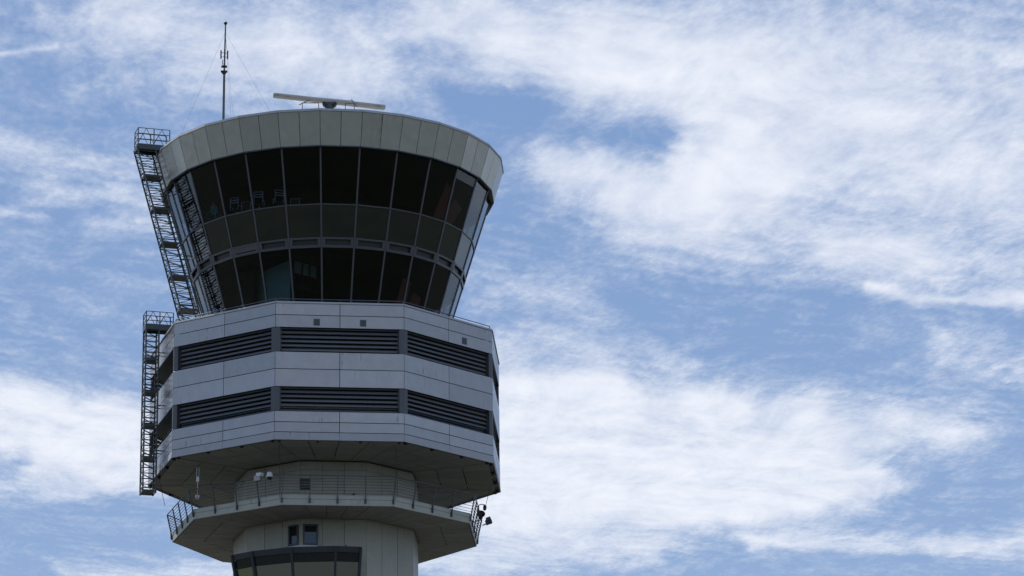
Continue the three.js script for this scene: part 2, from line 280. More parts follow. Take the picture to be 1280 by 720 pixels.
// gallery: slab, boarded soffit, railing
{
  const R = 7.74, yb = 35.0, yt = 35.52;
  const slab = mesh('gallery', prism(9, TH - N9 / 2, R - 0.06, yb + 0.12, yt - 0.01), M.slab, tower), soffit = mesh('gallery_soffit', ringPlate(9, TH - N9 / 2, 4.6, R - 0.06, yb + 0.06, yb + 0.1), M.backing, tower), rail = group('gallery_railing', tower);
  for (const i of sides) {
    const s = side(i, R), inn = side(i, 4.74);
    for (const [u0, u1] of [[-s.half, 0], [0, s.half]]) { mesh('edge_panel', plate(rect(s, u0, u1, yb, yb + 0.3), 0.05, 0.006), M.slab, slab); mesh('edge_panel', plate(rect(s, u0, u1, yb + 0.3, yt, 0.004), 0.05, 0.006), M.slab, slab); }
    for (let c = 0; c < 5; c++) {                                               // boards fan out from the shaft
      const f0 = -1 + c * 0.4, f1 = f0 + 0.4, mid = (f) => s.at(f * s.half, yb, -0.03).lerp(inn.at(f * inn.half, yb, -0.03), 0.5);
      const o0 = s.at(f0 * s.half, yb + 0.01, -0.07), o1 = s.at(f1 * s.half, yb + 0.01, -0.07), i0 = inn.at(f0 * inn.half, yb + 0.01), i1 = inn.at(f1 * inn.half, yb + 0.01), m0 = o0.clone().lerp(i0, 0.52), m1 = o1.clone().lerp(i1, 0.52);
      mesh('board', plate([o1, o0, m0, m1], 0.03, 0.019), pick(M.soffit), soffit); mesh('board', plate([m1, m0, i0, i1], 0.03, 0.019), pick(M.soffit), soffit);
    }
    const lean = (f) => 0.06 + 0.2 * f, h = 1.02;                               // posts lean outwards
    for (let c = 0; c < 4; c++) {
      const u = -s.half + c * s.half / 2, uu = (f) => c ? u : u * (1 + lean(f) / s.ap), foot = s.at(uu(-0.1), yb + 0.14, 0.04), base = s.at(uu(0.0), yt - 0.06, 0.06), top = s.at(uu(1), yt + h - 0.16, lean(1));
      mesh('post', join([bar(foot, base, 0.04, 0.08, s.r), bar(base, top, 0.034, 0.06, s.r)]), M.rail, rail);
      mesh('post_shoe', bar(s.at(u, yb + 0.12, 0.022), s.at(u, yb + 0.34, 0.022), 0.11, 0.035, s.r), M.frame, rail);
    }
    for (let k = 0; k < 7; k++) { const f = k / 6, L = lean(f), hw = s.half * (1 + L / s.ap), y = yt + 0.06 + f * (h - 0.2); mesh(k === 6 ? 'top_rail' : 'rail', rod(s.at(-hw, y, L), s.at(hw, y, L), k === 6 ? 0.025 : 0.013, 6), M.rail, rail); }
  }
  const cables = group('tie_cables', tower);
  for (const [a, b] of [[V(-8.33, 37.86, 1.8), V(-7.95, 36.25, 1.8)], [V(8.2, 37.86, 1.0), V(7.8, 36.3, 1.0)], [side(0, 7.9).at(2.77, 37.86), side(0, 7.9).at(2.76, 35.3)], [side(0, 7.9).at(-2.77, 37.86), side(0, 7.9).at(-2.75, 35.3)]]) mesh('cable', rod(a, b, 0.012, 5), M.black, cables);
}

// silver body: nine sides, two louvre bands
{
  const R = 9.017, y0 = 37.87, yT = 44.7, body = mesh('body', prism(9, TH - N9 / 2, R - 3.6, y0 + 0.06, 44.1), M.backing, tower);
  const bands = [[43.41, 42.205], [40.478, 39.279]];
  for (const [t, b] of bands) { mesh('louvre_head', ringPlate(9, TH - N9 / 2, R - 3.7, R - 0.055, t + 0.01, t + 0.06), M.frame, body); mesh('louvre_sill', ringPlate(9, TH - N9 / 2, R - 3.7, R - 0.055, b - 0.06, b - 0.01), M.frame, body); }
  for (const i of sides) {
    const s = side(i, R);
    for (const [u0, u1] of [[-s.half, 0], [0, s.half]]) {
      for (const [a, b] of [[44.029, 44.62], [43.41, 44.029], [41.354, 42.205], [40.478, 41.354], [38.75, 39.279], [38.257, 38.75]]) mesh('panel', plate(rect(s, u0, u1, a, b), 0.05, 0.013), pick(M.body), body);
      mesh('base_flashing', plate([s.at(u0, y0, 0.03), s.at(u1, y0, 0.03), s.at(u1, 38.25, 0), s.at(u0, 38.25, 0)], 0.06, 0.005), M.flashing, body);
      mesh('coping', plate([s.at(u0, 44.6, 0.05), s.at(u1, 44.6, 0.05), s.at(u1, yT, 0.02), s.at(u0, yT, 0.02)], 0.06, 0.004), M.flashing, body);
      mesh('coping_top', plate([s.at(u0, yT + 0.002, 0.02), s.at(u1, yT + 0.002, 0.02), s.at(u1 * 0.965, yT + 0.02, -0.32), s.at(u0 * 0.965, yT + 0.02, -0.32)], 0.03, 0.004), M.flashing, body);
    }
    bands.forEach(([t, b], q) => {
      for (const e of [-1, 1]) { const u0 = e < 0 ? -s.half : 2.84, u1 = e < 0 ? -2.84 : s.half; mesh('corner_post', plate(rect(s, u0, u1, b, t, -0.015), 0.3, 0.004), M.post, body); }
      mesh('louvre_frame', join([bar(s.at(-2.83, t - 0.03, -0.2), s.at(2.83, t - 0.03, -0.2), 0.12, 0.05, s.n), bar(s.at(-2.83, b + 0.07, -0.3), s.at(2.83, b + 0.07, -0.3), 0.1, 0.14, s.n), bar(s.at(-2.81, b + 0.14, -0.2), s.at(-2.81, t - 0.06, -0.2), 0.1, 0.05, s.n), bar(s.at(2.81, b + 0.14, -0.2), s.at(2.81, t - 0.06, -0.2), 0.1, 0.05, s.n)]), M.frame, body);
      for (let k = 0; k < (q ? 4 : 5); k++) { const y = t - 0.2 - k * 0.215; mesh('slat', bar(s.at(-2.78, y, -0.19), s.at(2.78, y, -0.19), 0.17, 0.02, s.n.clone().add(V(0, -1.3, 0))), M.louvre, body); }
      if (q) mesh('louvre_pane', plate(rect(s, -2.74, 2.74, b + 0.19, b + 0.4, -0.2), 0.02), M.glass, body);
    });
    if (i === 0 || i === 1) for (const u of i ? [1.1] : [-1.11, 1.11]) {         // small overflow grilles
      const f = mesh('overflow_grille', join([plate(rect(s, u - 0.15, u + 0.15, 43.53, 43.85, 0.03), 0.04)]), M.post, body);
      mesh('grille_void_plate', plate(rect(s, u - 0.11, u + 0.11, 43.57, 43.81, 0.034), 0.01), M.frame, f);  // flat dark plate, its colour painted for the shade in the opening
    }
    // rail on the parapet
  }
  const pr = group('parapet_rail', tower);
  for (const i of sides) { const s = side(i, R), k = 1 - 0.12 / s.ap; mesh('rail', rod(s.at(-s.half * k, 44.86, -0.12), s.at(s.half * k, 44.86, -0.12), 0.022, 6), M.rail, pr); for (const u of [-s.half * k, 0]) mesh('post', rod(s.at(u, 44.7, -0.12), s.at(u, 44.86, -0.12), 0.018, 6), M.rail, pr); }
  mesh('terrace', ringPlate(9, TH - N9 / 2, 4, R - 0.4, 44.1, 44.25), M.soffit[1], tower);
  // soffit boards, a dark shadow gap, brackets
  const sof = group('body_soffit', tower);
  for (const i of sides) {
    const s = side(i, R), inn = side(i, 4.72);
    const g = (f, t) => { const o = s.at(f * (s.half - 0.1), y0 + 0.03, -0.22), n = inn.at(f * inn.half, y0 + 0.03); return o.lerp(n, t); };
    for (let c = 0; c < 4; c++) for (const [t0, t1] of [[0, 0.36], [0.36, 0.7], [0.7, 1]]) { const f0 = -1 + c * 0.5, f1 = f0 + 0.5; mesh('board', plate([g(f1, t0), g(f0, t0), g(f0, t1), g(f1, t1)], 0.03, 0.02), pick(M.soffit), sof); }
    mesh('edge_channel', bar(s.at(-s.half + 0.12, y0 + 0.06, -0.14), s.at(s.half - 0.12, y0 + 0.06, -0.14), 0.14, 0.05, s.n), M.frame, sof);
    for (const f of [-0.92, -0.33, 0.33, 0.92]) mesh('bracket', box(0.12, 0.09, 0.16).rotateY(s.a).translate(...s.at(f * s.half, y0 - 0.015, -0.16).toArray()), M.black, sof);
    const c0 = s.at(s.half - 0.12, y0 + 0.02, -0.22), c1 = inn.at(inn.half, y0 + 0.02); mesh('hip_strip', bar(c0, c1, 0.09, 0.03, s.r), M.soffit[0], sof);
  }
}

// cab: 27 facets
const cone = (y, d = 0) => 6.8585 + 0.3114 * (y - 48.018) + d, F0 = TH - N9 / 2;
const facets = [...Array(27).keys()];
{
  const cab = group('cab_glazing', tower), mul = group('cab_framing', tower);
  const quad = (a, b, y0, y1, d = 0) => [P3(a, cone(y0, d), y0), P3(b, cone(y0, d), y0), P3(b, cone(y1, d), y1), P3(a, cone(y1, d), y1)];
  for (const k of facets) {
    const a = F0 + k * N27, b = a + N27, q = (y0, y1, d, g) => inset(quad(a, b, y0, y1, d), normalOf(quad(a, b, y0, y1, d)), g);
    mesh('upper_pane', plate(q(50.02, 52.76, -0.03, 0.03), 0.026), M.glass, cab);
    { const w = q(48.47, 50.02, -0.035, 0.03), out = normalOf(w); w[0].addScaledVector(out, (rand() - 0.5) * 0.008); w[2].addScaledVector(out, (rand() - 0.5) * 0.008); mesh('spandrel_pane', plate(w, 0.03), M.glassDark, cab); }
    mesh('lower_pane', plate(q(44.6, 48.02, -0.03, 0.03), 0.026), M.glass, cab);
    const n = normalOf(quad(a, b, 48, 50)), L = (f, y, d) => P3(a, cone(y, d), y).lerp(P3(b, cone(y, d), y), f);
    mesh('mullion', bar(P3(a, cone(44.6, -0.05), 44.6), P3(a, cone(52.72, -0.05), 52.72), 0.08, 0.11, P3(a + Math.PI / 2, 1, 0)), M.mullion, mul);
    mesh('transom', bar(L(0.03, 50.02, -0.03), L(0.97, 50.02, -0.03), 0.07, 0.06, n), M.mullion, mul);
    mesh('band_frame', join([bar(L(0.03, 48.44, -0.022), L(0.97, 48.44, -0.022), 0.09, 0.1, n), bar(L(0.03, 48.06, -0.022), L(0.97, 48.06, -0.022), 0.09, 0.13, n), bar(L(0.07, 48.13, -0.025), L(0.07, 48.39, -0.025), 0.09, 0.13, n), bar(L(0.93, 48.13, -0.025), L(0.93, 48.39, -0.025), 0.09, 0.13, n)]), M.mullion, mul);
    if (k === 25) mesh('band_cover', plate(q(48.12, 48.4, 0.02, 0.03), 0.03), M.mullion, mul);
    else { mesh('band_grille', plate(q(48.1, 48.42, -0.12, 0.0), 0.02), M.frame, mul); }
  }
  // fascia, two panels to a facet, and its coping
  const fas = group('fascia', tower);
  for (const k of facets) {
    const a = F0 + k * N27, b = a + N27, B0 = P3(a, 8.478, 52.69), B1 = P3(b, 8.478, 52.69), T0 = P3(a, 8.985, 54.3), T1 = P3(b, 8.985, 54.3);
    for (const [f, g] of [[0, 0.5], [0.5, 1]]) mesh('panel', plate([B0.clone().lerp(B1, f), B0.clone().lerp(B1, g), T0.clone().lerp(T1, g), T0.clone().lerp(T1, f)], 0.05, 0.014), pick(M.fascia), fas);
    mesh('drip_edge', bar(P3(a, 8.44, 52.67), P3(b, 8.44, 52.67), 0.11, 0.06, V(Math.sin((a + b) / 2), 0, Math.cos((a + b) / 2))), M.frame, fas);
    mesh('coping', plate([P3(a, 9.02, 54.29), P3(b, 9.02, 54.29), P3(b, 8.99, 54.42), P3(a, 8.99, 54.42)], 0.12, 0.003), M.flashing, fas);
  }
  mesh('coping_cap', ringPlate(27, F0, 8.3, 8.985, 54.37, 54.425), M.flashing, fas);
  mesh('fascia_soffit', ringPlate(27, F0, 8.2, 8.42, 52.7, 52.8), M.frame, tower);
  const roof = mesh('roof', ringPlate(27, F0, 0.01, 8.3, 53.9, 54.15), M.soffit[0], tower);
  mesh('parapet_back', ringPlate(27, F0, 8.3, 8.42, 52.9, 54.36), M.frame, roof);
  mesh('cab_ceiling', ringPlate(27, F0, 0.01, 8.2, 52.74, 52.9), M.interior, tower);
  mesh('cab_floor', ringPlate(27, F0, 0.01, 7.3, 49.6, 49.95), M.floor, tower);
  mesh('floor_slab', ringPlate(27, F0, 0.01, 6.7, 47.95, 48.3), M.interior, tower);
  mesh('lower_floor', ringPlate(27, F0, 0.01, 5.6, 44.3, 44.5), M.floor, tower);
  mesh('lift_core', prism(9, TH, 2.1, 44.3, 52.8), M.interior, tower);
  mesh('drain_pipe', join([rod(P3(-83 * D2R, cone(44.6, 0.28), 44.6), P3(-83 * D2R, cone(52.7, 0.28), 52.7), 0.05, 8)]), M.white, tower);
  const redRefl = group('added_red_reflection', tower);                                     // added red leaves, colour stands in for a reddish reflection in the right-hand panes
  for (const [a, b, h] of [[50.5, 56, 52.1], [56, 62, 51.4]]) mesh('reflection_leaf', bar(P3(a * D2R, 6.85, 49.97), P3(b * D2R, 7.35, h), 0.04, 0.75, P3(56 * D2R, 1, 0)), M.red, redRefl);
  for (const [a, b, h] of [[38, 44, 47.2], [45, 52, 46.6]]) mesh('reflection_leaf', bar(P3(a * D2R, 5.3, 44.7), P3(b * D2R, 5.6, h), 0.04, 0.6, P3(47 * D2R, 1, 0)), M.red, redRefl);
  // partitions of the lower room
  const pt = group('lower_room_partitions', tower);
  const wall = (a0, r0, a1, r1, y0, y1, m, nm = 'partition', t = 0.08) => { const A = P3(a0 * D2R, r0, (y0 + y1) / 2), B = P3(a1 * D2R, r1, (y0 + y1) / 2); return mesh(nm, bar(A, B, t, y1 - y0, V(A.z - B.z, 0, B.x - A.x)), m, pt); };
  wall(-40, 4.6, -21, 5.3, 44.6, 47.9, M.green); wall(-58, 5.2, -47, 4.9, 44.6, 47.9, M.brown, 'cupboard', 0.4); wall(-62, 4.3, -40, 4.6, 44.6, 47.9, M.green);
  wall(-19, 5.2, -9, 4.0, 46.55, 46.7, M.black, 'glazed_screen_rail'); wall(-19, 5.2, -9, 4.0, 47.3, 47.9, M.green, 'screen_header'); for (const [a, r] of [[-19, 5.2], [-15.5, 4.8], [-12, 4.4], [-9, 4.0]]) mesh('screen_post', bar(P3(a * D2R, r, 44.6), P3(a * D2R, r, 47.9), 0.07, 0.07, V(1, 0, 0)), M.black, pt);
}

// ------------------------------------------------------------------ people and chairs in the cab
function smin(a, b, k) { const h = clamp(0.5 + 0.5 * (b - a) / k); return b + (a - b) * h - k * h * (1 - h); }
function capsule(p, a, b, ra, rb) { const pa = p.clone().sub(a), ba = b.clone().sub(a), h = clamp(pa.dot(ba) / ba.lengthSq()); return pa.addScaledVector(ba, -h).length() - (ra + (rb - ra) * h); }
function blob(bones, centre, halfSize, res, k, grow = 0) {
  const mc = new MarchingCubes(res, M.skin, false, false, 60000); mc.isolation = 0;
  const p = V(0, 0, 0);
  for (let z = 0; z < res; z++) for (let y = 0; y < res; y++) for (let x = 0; x < res; x++) {
    p.set((x - res / 2) / (res / 2) * halfSize + centre.x, (y - res / 2) / (res / 2) * halfSize + centre.y, (z - res / 2) / (res / 2) * halfSize + centre.z);
    let d = 1e3; for (const [a, b, ra, rb] of bones) d = smin(d, capsule(p, a, b, ra + grow, rb + grow), k);
    mc.field[x + y * res + z * res * res] = -d;
  }
  mc.update();
  const g = new THREE.BufferGeometry(), n = mc.count ?? mc.geometry.drawRange.count;
  g.setAttribute('position', new THREE.BufferAttribute(mc.positionArray.slice(0, n * 3), 3)); g.setAttribute('normal', new THREE.BufferAttribute(mc.normalArray.slice(0, n * 3), 3));
  g.scale(halfSize, halfSize, halfSize); g.translate(centre.x, centre.y, centre.z); return g;
}
{
  const at = P3(-56 * D2R, 6.85, 49.95), p = thing('person', 'person in a teal top with dark hair seated behind the cab window', 'person', at);
  const B = { hip: V(0, 0.5, 0), waist: V(0, 0.68, 0.02), chest: V(0, 0.98, 0), neck: V(0, 1.12, 0.01), head: V(0, 1.28, 0.03) };
  const torso = [[V(-0.09, 0.5, 0), V(0.09, 0.5, 0), 0.13, 0.13], [B.hip, B.waist, 0.14, 0.13], [B.waist, B.chest, 0.13, 0.15], [V(-0.15, 1.02, 0), V(0.15, 1.02, 0), 0.075, 0.075]];
  const arms = (s) => [[V(s * 0.18, 1.02, 0), V(s * 0.24, 0.76, 0.06), 0.058, 0.045], [V(s * 0.24, 0.76, 0.06), V(s * 0.17, 0.72, 0.3), 0.043, 0.032]];
  const hand = (s) => [[V(s * 0.17, 0.72, 0.3), V(s * 0.15, 0.715, 0.37), 0.032, 0.028], ...[-0.024, -0.008, 0.008, 0.024].map((o, i) => [V(s * 0.15 + o, 0.715, 0.37), V(s * 0.145 + o * 1.3, 0.7, 0.44 + (i === 1 || i === 2 ? 0.015 : 0)), 0.009, 0.008]), [V(s * 0.15 - s * 0.03, 0.715, 0.34), V(s * 0.15 - s * 0.06, 0.71, 0.39), 0.01, 0.009]];
  const legs = (s) => [[V(s * 0.1, 0.5, 0), V(s * 0.12, 0.5, 0.42), 0.09, 0.062], [V(s * 0.12, 0.5, 0.42), V(s * 0.12, 0.08, 0.4), 0.06, 0.042], [V(s * 0.12, 0.05, 0.38), V(s * 0.13, 0.04, 0.56), 0.042, 0.035]];
  const head = [[B.neck, B.head, 0.055, 0.06], [V(0, 1.27, 0.035), V(0, 1.32, 0.01), 0.082, 0.09], [V(0, 1.265, 0.12), V(0, 1.25, 0.135), 0.014, 0.016], [V(0, 1.21, 0.08), V(0, 1.22, 0.06), 0.035, 0.05], [V(-0.088, 1.27, 0.01), V(-0.088, 1.25, 0.01), 0.018, 0.014], [V(0.088, 1.27, 0.01), V(0.088, 1.25, 0.01), 0.018, 0.014]];
  const body = mesh('body', blob([...torso, ...arms(-1), ...arms(1), ...hand(-1), ...hand(1), ...legs(-1), ...legs(1), ...head], V(0, 0.7, 0.1), 0.76, 96, 0.02), M.skin, p);
  mesh('shirt', blob([...torso.slice(1), [V(-0.18, 1.02, 0), V(-0.235, 0.8, 0.05), 0.06, 0.05], [V(0.18, 1.02, 0), V(0.235, 0.8, 0.05), 0.06, 0.05]], V(0, 0.8, 0), 0.45, 56, 0.03, 0.014), M.teal, p);
  mesh('trousers', blob([torso[0], ...legs(-1).slice(0, 2), ...legs(1).slice(0, 2)], V(0, 0.35, 0.2), 0.45, 56, 0.03, 0.012), M.cloth, p);
  mesh('hair', blob([[V(0, 1.33, -0.015), V(0, 1.345, 0.03), 0.098, 0.088], [V(0, 1.27, -0.05), V(0, 1.3, -0.03), 0.075, 0.08]], V(0, 1.3, 0), 0.17, 40, 0.02), M.hair, p);
  p.rotation.y = -125 * D2R;
  const chairs = [[6.85 * Math.sin(-56 * D2R), 6.85 * Math.cos(56 * D2R), -125, 'low swivel chair under the person in teal', 0], [-4.541, 5.169, 150, 'pale framed chair beside the person in the cab, with a slatted back', 1], [-4.079, 4.682, 178, 'pale hoop-backed chair between two slatted chairs in the cab', 2], [-3.419, 6.053, 172, 'tall pale slatted chair standing close to the cab glass', 1], [-2.473, 6.317, 195, 'tall pale slatted chair turned aslant at the cab glass', 1], [-1.659, 5.226, 180, 'pale hoop-backed chair alone behind the cab glass', 2]];
  for (const [x, z, turn, label, kind] of chairs) {
    const c = thing('office_chair', label, 'chair', V(x, 49.95, z), 'chairs in the control cab'); c.rotation.y = turn * D2R;
    mesh('seat', box(0.44, 0.06, 0.42, 0, 0.43, 0), M.seat, c); mesh('gas_column', rod(V(0, 0.07, 0), V(0, 0.41, 0), 0.028), M.chair, c);
    for (let k = 0; k < 5; k++) { const a = k * 72 * D2R; mesh('foot', join([bar(V(0, 0.08, 0), V(Math.sin(a) * 0.28, 0.06, Math.cos(a) * 0.28), 0.04, 0.03, V(0, 1, 0)), rod(V(Math.sin(a) * 0.28, 0.03, Math.cos(a) * 0.28 - 0.012), V(Math.sin(a) * 0.28, 0.03, Math.cos(a) * 0.28 + 0.012), 0.03, 8)]), M.chair, c); }
    const h = kind === 0 ? 0.72 : kind === 1 ? 1.06 : 1.0, zb = -0.22;
    mesh('back_frame', join([rod(V(-0.22, 0.42, zb), V(-0.22, h, zb), 0.017), rod(V(0.22, 0.42, zb), V(0.22, h, zb), 0.017), rod(V(-0.22, h, zb), V(0.22, h, zb), 0.017)]), M.chair, c);
    if (kind === 1) for (const y of [0.8, 0.92]) mesh('back_slat', box(0.42, 0.035, 0.02, 0, y, zb), M.chair, c); else mesh('backrest', box(0.4, h - 0.56, 0.03, 0, (h + 0.5) / 2, zb + 0.01), M.seat, c);
    if (kind === 1) mesh('armrest', join([box(0.05, 0.03, 0.3, -0.25, 0.64, -0.05), box(0.05, 0.03, 0.3, 0.25, 0.64, -0.05), box(0.03, 0.2, 0.03, -0.25, 0.53, 0.05), box(0.03, 0.2, 0.03, 0.25, 0.53, 0.05)]), M.chair, c);
  }
}

{
  const t = thing('paper_sheets', 'pale loose sheets lying on the floor edge behind the middle cab windows', 'papers', P3(9 * D2R, 7.15, 49.955));
  const sheet = (w, d, x, z, turn, lift) => { const g = new THREE.BoxGeometry(w, 0.004, d, 6, 1, 4), p = g.attributes.position; for (let i = 0; i < p.count; i++) p.setY(i, p.getY(i) + lift + 0.05 * Math.sin(p.getX(i) * 9 + turn) * (0.5 + p.getZ(i))); g.computeVertexNormals(); return g.rotateY(turn).translate(x, 0.1, z); };
  mesh('sheet', sheet(0.42, 0.3, 0.2, 0, 0.3, 0.1), M.white, t); mesh('sheet', sheet(0.3, 0.22, -0.55, 0.05, -0.4, 0.04), M.white, t); mesh('folder', box(0.9, 0.06, 0.2, -0.1, 0.03, 0.06), M.seat, t);
}

// ------------------------------------------------------------------ caged ladders on the left flank
function cagedLadder(label, o) {
  // o: az, foot(y) -> radius of the inner edge, y0, y1, depth (radial), width (tangential), stop (spacing of rest platforms)
  const L = thing('caged_ladder', label, 'ladder', P3(o.az, o.r(o.y0), o.y0), 'caged ladders on the tower flank'), org = L.position.clone();
  const t = P3(o.az + Math.PI / 2, 1, 0), at = (y, e, s) => P3(o.az, o.r(y) + e * o.depth, y).addScaledVector(t, s * o.width / 2).sub(org);      // e: 0 at the wall, 1 outside; s: -1 far, 1 near
  const n = P3(o.az, 1, 0);
  for (const e of [0, 1]) for (const s of [-1, 1]) mesh('stringer', bar(at(o.y0, e, s), at(o.y1, e, s), 0.07, 0.06, n), M.steel, L);
  for (let y = o.y0 + 0.14; y < o.y1; y += 0.28) mesh('rung', rod(at(y, 0, 1), at(y, 1, 1), 0.02, 6), M.steel, L);
  let k = 0;
  for (let y = o.y0 + 0.3; y < o.y1 - 0.1; y += 0.28, k++) {
    mesh('cage_hoop', join([[0, -1, 1, -1], [1, -1, 1, 1], [0, -1, 0, 1]].map(([e, s, f, u]) => bar(at(y, e, s), at(y, f, u), 0.04, 0.018, V(0, 1, 0)))), M.steel, L);
    if (y + 0.28 < o.y1) { const f = k % 2; mesh('brace', rod(at(y, f, -1), at(y + 0.28, 1 - f, -1), 0.017, 5), M.steel, L); mesh('brace', rod(at(y, 1, f ? -1 : 1), at(y + 0.28, 1, f ? 1 : -1), 0.017, 5), M.steel, L); if (f) mesh('brace', rod(at(y, 0, 1), at(y + 0.28, 1, 1), 0.016, 5), M.steel, L); }
  }
  for (const y of o.stops) {
    const sill = mesh('rest_platform', join([bar(at(y, -0.02, 1.04), at(y, 1.02, 1.04), 0.085, 0.035, V(0, 1, 0)), bar(at(y, -0.02, -1.04), at(y, 1.02, -1.04), 0.085, 0.035, V(0, 1, 0)), bar(at(y, 1.02, -1), at(y, 1.02, 1), 0.085, 0.035, V(0, 1, 0)), bar(at(y, -0.02, -1), at(y, -0.02, 1), 0.085, 0.035, V(0, 1, 0)), bar(at(y - 0.02, 0.55, -0.98), at(y - 0.02, 0.55, 0.98), 0.025, o.depth * 0.85, V(0, 1, 0))]), M.steel, L);
    mesh('kick_bar', join([bar(at(y + 0.17, 0, 1.02), at(y + 0.17, 1, 1.02), 0.05, 0.03, V(0, 1, 0)), bar(at(y + 0.17, 1, -1), at(y + 0.17, 1, 1), 0.05, 0.03, V(0, 1, 0))]), M.steel, sill);
  }
  for (const [y, len] of o.arms) for (const e of [-0.8, 0.8]) mesh('wall_arm', rod(at(y, 0, e), at(y, -len / o.depth, e), 0.03, 6), M.steel, L);
  // landing at the top
  const { y, h, e0, e1 } = o.top, w = o.width / 2 * 1.1, q = (e, s, yy) => P3(o.az, o.r(y) + e, yy).addScaledVector(t, s * w).sub(org);
  const deck = mesh('landing', join([bar(q(e0, 0, y), q(e1, 0, y), 0.07, w * 2, V(0, 1, 0)), ...[-1, 1].map((s) => bar(q(e0, s, y - 0.06), q(e1, s, y - 0.06), 0.28, 0.05, V(0, 1, 0))), bar(q(e1, -1, y - 0.06), q(e1, 1, y - 0.06), 0.28, 0.05, V(0, 1, 0))]), M.steel, L);
  const N = 4;
  for (const s of [-1, 1]) for (let i = 0; i <= N; i += 2) mesh('guard_post', bar(q(e0 + (e1 - e0) * i / N, s, y), q(e0 + (e1 - e0) * i / N, s, y + h), 0.045, 0.045, n), M.steel, deck);
  for (const s of [-1, 1]) { for (const f of [0.36, 0.68, 1]) mesh('guard_rail', rod(q(e0, s, y + h * f), q(e1, s, y + h * f), 0.02, 6), M.steel, deck); for (let i = 0; i < N; i++) mesh('guard_brace', rod(q(e0 + (e1 - e0) * i / N, s, y + h * (i % 2 ? 1 : 0.1)), q(e0 + (e1 - e0) * (i + 1) / N, s, y + h * (i % 2 ? 0.1 : 1)), 0.014, 5), M.steel, deck); }
  for (const f of [0.36, 0.68, 1]) mesh('guard_rail', rod(q(e1, -1, y + h * f), q(e1, 1, y + h * f), 0.02, 6), M.steel, deck);
  return L;
}
cagedLadder('inclined caged steel ladder leaning along the glass cab up to the roof', { az: -75.5 * D2R, r: (y) => 6.7 + 0.285 * (y - 46) + 0.02, y0: 44.4, y1: 54.55, depth: 0.92, width: 0.8, stops: [46.2, 47.9, 49.6, 51.35, 53.05], arms: [[49.0, 0.45], [52.3, 0.35]], top: { y: 54.62, h: 0.92, e0: -0.75, e1: 0.86 } });
cagedLadder('upright caged steel ladder standing off the silver louvred body', { az: TH - 2 * N9, r: () => 8.72, y0: 36.75, y1: 45.2, depth: 0.64, width: 0.72, stops: [36.82, 38.5, 40.15, 41.85, 43.5], arms: [[38.9, 0.3], [41.2, 0.3], [43.9, 0.3]], top: { y: 45.25, h: 0.72, e0: -0.7, e1: 0.66 } });

